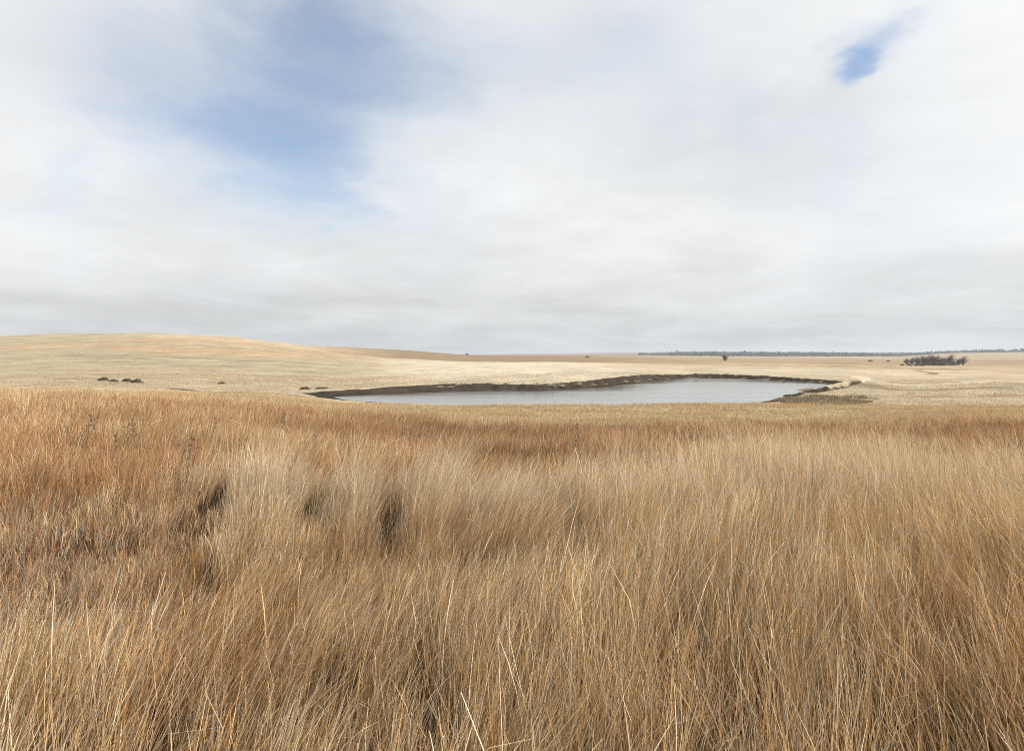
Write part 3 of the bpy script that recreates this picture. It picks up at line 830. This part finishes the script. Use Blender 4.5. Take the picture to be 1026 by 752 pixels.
# dead weeds standing in the field on the left
def dead_weed(seed, h, style):
    rs = np.random.default_rng(seed); V, T = [], []; HV, HT = [], []
    p = np.array([0, 0, -.05]); d = np.array([rs.normal(0, .12), rs.normal(0, .12), 1.0])
    n = 9
    for k in range(n):
        d2 = d + rs.normal(0, .07, 3); d2 /= np.linalg.norm(d2); q = p + d2 * h / n
        tube(V, T, p, q, .006 * (1 - .6 * k / n), .006 * (1 - .6 * (k + 1) / n), 5)
        if k >= 2:
            for _ in range(3 if style else 2):
                az = rs.uniform(0, 6.28); L = h * rs.uniform(.12, .26) * (1.15 - k / n)
                e = q + np.array([math.cos(az) * .7, math.sin(az) * .7, .75]) * L
                mid = (q + e) / 2 + np.array([math.cos(az), math.sin(az), -.3]) * L * .12
                tube(V, T, q, mid, .0032, .0026, 4); tube(V, T, mid, e, .0026, .0015, 4)
                for _ in range(6 if style else 4):                  # seed heads and shrivelled leaves
                    c = lerp(mid, e, rs.uniform(.2, 1)) + rs.normal(0, .012, 3); r = rs.uniform(.004, .010)
                    o = len(HV)
                    for vv in ((r, 0, 0), (-r, 0, 0), (0, r, 0), (0, -r, 0), (0, 0, r * 1.5), (0, 0, -r)): HV.append(c + np.array(vv))
                    for a_, b_ in ((0, 2), (2, 1), (1, 3), (3, 0)): HT.append((o + a_, o + b_, o + 4)); HT.append((o + b_, o + a_, o + 5))
        p, d = q, d2
    np_mesh_ = np.concatenate([np.array(V), np.array(HV)]); tt = np.concatenate([np.array(T), np.array(HT) + len(V)])
    return np_mesh('dead_weed', np_mesh_, None, tt, None, False, M_WEED)
WE = [(73, 9.5, .80, 'dark dead weed at the left edge of the field'),
      (88, 11, .86, 'tall thin dead weed next to the left edge of the field'),
      (97, 11.5, .84, 'bushy dead weed third from the left edge of the field'),
      (120, 9.0, .72, 'low dark dead weed with thick seed heads in the rusty grass at left'),
      (129, 11, .84, 'leaning thin dead weed in the rusty grass at left'),
      (143, 10.2, .80, 'small grey dead weed left of the tallest weed'),
      (179, 9.2, .98, 'tallest dark dead weed standing left of the pale bunchgrass'),
      (183, 8.4, .74, 'shorter dark dead weed at the foot of the tallest weed'),
      (215, 12.0, .84, 'thin dead weed behind the left end of the pale bunchgrass'),
      (291, 13.5, .9, 'dead weed with grey heads behind the middle of the pale bunchgrass'),
      (318, 11.8, .8, 'dark low dead weed right behind the pale bunchgrass'),
      (547 + 34, 13, .85, 'dead weed in the reddish band in front of the middle of the pond')]
for i, (px, Y, h, lab) in enumerate(WE):
    tag(place(dead_weed(50 + i, h, i % 2), px, Y, i), lab, 'weed', 'dead weeds in the field')

def stalk(seed, L):
    rs = np.random.default_rng(seed); V, T = [], []
    p = np.array([0, 0, 0.0]); d = np.array([1.0, .1, .05])
    for k in range(7):
        d2 = d + rs.normal(0, .12, 3); d2 /= np.linalg.norm(d2); q = p + d2 * L / 7
        tube(V, T, p, q, .009, .007, 5)
        if k in (2, 4):
            tube(V, T, q, q + np.array([.5, .2, .5]) * L * .2, .006, .003, 4)
        p, d = q, d2
    return np_mesh('bleached_stalk', V, None, T, None, True, M_STALK)
o = stalk(71, .24); place(o, 151, 13.2, .1, 1, .50); o.rotation_euler = (0, -.35, .5); tag(o, 'short bleached stalk lying on the rusty grass left of the bunchgrass', 'stalk')
o = stalk(72, .36); place(o, 226, 13.8, .1, 1, .62); o.rotation_euler = (0, .3, -.1); tag(o, 'slanting bleached stalk lying on the rusty grass above the bunchgrass', 'stalk')

# far woods on the skyline at right
def far_woods():
    rs = np.random.default_rng(91); n = 9500
    p = rs.uniform(560, 1120, n); Y = rs.uniform(1700, 3900, n)
    x = (p - CX) / F * Y
    dn = fbm(x / 260, Y / 420, 131, 3)
    keep = (dn > .60 - .26 * sstep(620, 860, p)) & (p > 640)
    x, Y = x[keep], Y[keep]; n = len(x)
    z = ground_h(x, Y)
    m = 16
    h = rs.uniform(3.5, 9, n) * (.55 + .9 * fbm(x / 170, Y / 400, 137, 3))
    c = np.stack([x, Y, z + h * .5], -1)[:, None, :] + rs.normal(0, 1, (n, m, 3)) * np.stack([h * .42, h * .42, h * .24], -1)[:, None, :]
    sz = h[:, None, None] * .3
    tri = c[:, :, None, :] + rs.normal(0, 1, (n, m, 3, 3)) * sz[..., None]
    v = tri.reshape(-1, 3)
    col = np.repeat((np.array([.075, .07, .055]) * rs.uniform(.7, 1.4, (n, 1))), m * 3, 0)
    o = np_mesh('far_woods', v, None, np.arange(len(v)).reshape(-1, 3), col, False, M_GRASS)
    return tag(o, 'dark band of far woods along the skyline at right', 'woods', kind='stuff')
far_woods()

# ------------------------------------------------------------------ haze
def haze():
    bmh = bmesh.new(); bmesh.ops.create_cube(bmh, size=1)
    me = bpy.data.meshes.new('haze'); bmh.to_mesh(me); bmh.free()
    o = link(bpy.data.objects.new('haze', me))
    zlo, zhi = HZMIN - 1, HZMAX + 3
    o.location = (0, 0, (zlo + zhi) / 2); o.scale = (25000, 25000, zhi - zlo)
    m, nt, N, L = new_mat('haze_air')
    out = N.new('ShaderNodeOutputMaterial'); v = N.new('ShaderNodeVolumePrincipled')
    v.inputs['Color'].default_value = (.82, .88, .96, 1); v.inputs['Density'].default_value = HAZE
    v.inputs['Anisotropy'].default_value = 0.2
    L.new(v.outputs[0], out.inputs['Volume']); me.materials.append(m)
    return tag(o, 'thin pale haze over the whole prairie', 'haze', kind='stuff')
zz = np.empty(len(ground.data.vertices) * 3, np.float32); ground.data.vertices.foreach_get('co', zz)
HZMIN, HZMAX = float(zz[2::3].min()), max(float(zz[2::3].max()), 14.0)
HAZE = 1.8e-4
if HAZE: haze()

# ------------------------------------------------------------------ sky and sun
SUN_AZ, SUN_EL = math.radians(100), math.radians(42)
def ang(px, py):
    u = (px - CX) / F; v = (HZ - py) / F
    return math.atan2(u, 1), math.atan2(v, math.hypot(u, 1))
# blue openings in the cloud: column, row, half widths, strength
OPEN = [(306, 105, 56, 56, 1.0), (312, 168, 42, 38, .55), (296, 212, 34, 24, .16), (310, 30, 70, 50, .9), (180, 105, 55, 45, .48), (432, 100, 48, 46, .34),
        (72, 195, 22, 22, .30), (232, 295, 20, 7, .2), (440, 215, 30, 45, .14), (596, 95, 60, 42, .26), (690, 100, 50, 36, .24),
        (872, 56, 13, 10, 1.9), (896, 26, 24, 13, .6), (838, 175, 22, 50, .30), (806, 298, 28, 12, .14), (768, 135, 24, 36, .22), (100, 30, 60, 40, .3), (560, 30, 90, 40, .35), (930, 185, 40, 50, .16)]
w = bpy.data.worlds.new('World'); scene.world = w; w.use_nodes = True
nt = w.node_tree; N = nt.nodes; L = nt.links; N.clear()
out = N.new('ShaderNodeOutputWorld')
def math_(op, a, b=None, c=None):
    n = N.new('ShaderNodeMath'); n.operation = op
    for k, v in enumerate((a, b, c)):
        if v is None: continue
        if isinstance(v, (int, float)): n.inputs[k].default_value = v
        else: L.new(v, n.inputs[k])
    return n.outputs[0]
def maprange(v, a, b, c, d, smooth=True):
    n = N.new('ShaderNodeMapRange'); n.interpolation_type = 'SMOOTHSTEP' if smooth else 'LINEAR'
    L.new(v, n.inputs['Value'])
    for k, q in zip(('From Min', 'From Max', 'To Min', 'To Max'), (a, b, c, d)): n.inputs[k].default_value = q
    return n.outputs['Result']
tc = N.new('ShaderNodeTexCoord'); sep = N.new('ShaderNodeSeparateXYZ'); L.new(tc.outputs['Generated'], sep.inputs[0])
dx, dy, dz = sep.outputs
az = math_('ARCTAN2', dx, dy); el = math_('ARCSINE', dz)
dzc = math_('ADD', math_('MAXIMUM', dz, 0.0), .13)
px_ = math_('DIVIDE', dx, dzc); py_ = math_('DIVIDE', dy, dzc)
comb = N.new('ShaderNodeCombineXYZ'); L.new(px_, comb.inputs[0]); L.new(py_, comb.inputs[1])
def cnoise(scale, det, rough, seed, dist=.0):
    n = N.new('ShaderNodeTexNoise'); n.noise_dimensions = '4D'; n.inputs['Scale'].default_value = scale; n.inputs['Detail'].default_value = det
    n.inputs['Roughness'].default_value = rough; n.inputs['W'].default_value = seed; n.inputs['Distortion'].default_value = dist
    L.new(comb.outputs[0], n.inputs['Vector']); return n.outputs['Fac']
n_big = cnoise(.8, 5, .5, 1.3, .4); n_w1 = cnoise(1.3, 5, .5, 4.1); n_w2 = cnoise(1.3, 5, .5, 9.7); n_fine = cnoise(2.0, 7, .56, 2.2, .4)
n_r1 = cnoise(4.5, 6, .6, 6.6); n_r2 = cnoise(4.5, 6, .6, 12.3)
azw = math_('ADD', math_('ADD', az, math_('MULTIPLY', math_('SUBTRACT', n_w1, .5), .30)), math_('MULTIPLY', math_('SUBTRACT', n_r1, .5), .14))
elw = math_('ADD', math_('ADD', el, math_('MULTIPLY', math_('SUBTRACT', n_w2, .5), .22)), math_('MULTIPLY', math_('SUBTRACT', n_r2, .5), .12))
total = None
for (px, py, sx, sy, a) in OPEN:
    a0, e0 = ang(px, py); sa = sx / F * math.cos(a0) ** 2 * 1.05; se = sy / F * math.cos(e0) ** 1.5
    q1 = math_('POWER', math_('ABSOLUTE', math_('MULTIPLY', math_('SUBTRACT', azw, a0), 1 / sa)), 2.0)
    q2 = math_('POWER', math_('ABSOLUTE', math_('MULTIPLY', math_('SUBTRACT', elw, e0), 1 / se)), 2.0)
    g = math_('MULTIPLY', math_('EXPONENT', math_('MULTIPLY', math_('ADD', q1, q2), -.42)), a)
    total = g if total is None else math_('ADD', total, g)
total = math_('MULTIPLY', total, maprange(n_fine, .3, .68, .55, 1.1))
veil = math_('ADD', total, math_('MULTIPLY', maprange(n_big, .3, .42, .10, 0.0), maprange(el, .1, .4, 0, 1)))
clear = math_('MULTIPLY', math_('SUBTRACT', 1.0, math_('EXPONENT', math_('MULTIPLY', math_('POWER', veil, 1.35), -1.25))), .9)
sky = N.new('ShaderNodeTexSky'); sky.sky_type = 'NISHITA'; sky.sun_disc = False
sky.sun_elevation = SUN_EL; sky.sun_rotation = SUN_AZ; sky.altitude = 300; sky.air_density = 1.0; sky.dust_density = .6; sky.ozone_density = 1.2
bg1 = N.new('ShaderNodeBackground'); bg1.inputs['Strength'].default_value = .14; L.new(sky.outputs[0], bg1.inputs['Color'])
# cloud brightness: bellies grey, tops white, brighter toward the hidden sun
belly = maprange(n_big, .32, .68, -.055, .045)
fine = math_('ADD', maprange(n_fine, .3, .7, -.028, .025), maprange(n_r1, .3, .7, -.012, .012))
low = maprange(el, .02, .17, -.14, 0.0)
sunv = Vector((math.sin(SUN_AZ) * math.cos(SUN_EL), math.cos(SUN_AZ) * math.cos(SUN_EL), math.sin(SUN_EL)))
dot = N.new('ShaderNodeVectorMath'); dot.operation = 'DOT_PRODUCT'; L.new(tc.outputs['Generated'], dot.inputs[0]); dot.inputs[1].default_value = sunv
glow = maprange(dot.outputs['Value'], .30, 1.0, 0.0, .28)
lum = math_('ADD', math_('ADD', math_('ADD', belly, fine), math_('ADD', low, .745)), glow)
ccol = N.new('ShaderNodeCombineColor')
L.new(math_('MULTIPLY', lum, .985), ccol.inputs[0]); L.new(lum, ccol.inputs[1]); L.new(math_('MULTIPLY', lum, 1.012), ccol.inputs[2])
bg2 = N.new('ShaderNodeBackground'); L.new(ccol.outputs[0], bg2.inputs['Color'])
mix = N.new('ShaderNodeMixShader'); L.new(clear, mix.inputs[0]); L.new(bg2.outputs[0], mix.inputs[1]); L.new(bg1.outputs[0], mix.inputs[2])
L.new(mix.outputs[0], out.inputs['Surface'])

sl = bpy.data.lights.new('sun', 'SUN'); sl.energy = 5.0; sl.angle = math.radians(.6); sl.color = (1, .96, .90)
so = link(bpy.data.objects.new('sun', sl)); so.rotation_euler = (-sunv).to_track_quat('-Z', 'Y').to_euler()

# ------------------------------------------------------------------ camera
cd = bpy.data.cameras.new('camera'); cam = link(bpy.data.objects.new('camera', cd))
cd.sensor_width = 36; cd.lens = 36 * F / 1026; cd.shift_x = 0.0; cd.shift_y = (HZ - 376) / 1026
cd.clip_start = .05; cd.clip_end = 40000
cam.location = (0, 0, EYE); cam.rotation_euler = (math.radians(90), 0, 0)
scene.camera = cam

scene.view_settings.view_transform = 'Standard'; scene.view_settings.look = 'None'
scene.view_settings.gamma = 1; scene.view_settings.exposure = .22
cy = scene.cycles
cy.sample_clamp_indirect = 3.0; cy.max_bounces = 6; cy.diffuse_bounces = 2; cy.pixel_filter_type = 'BLACKMAN_HARRIS'; cy.filter_width = 1.0; cy.transmission_bounces = 4; cy.volume_bounces = 0
cy.use_denoising = True; cy.denoiser = 'OPENIMAGEDENOISE'
try: cy.denoising_prefilter = 'NONE'
except Exception: pass
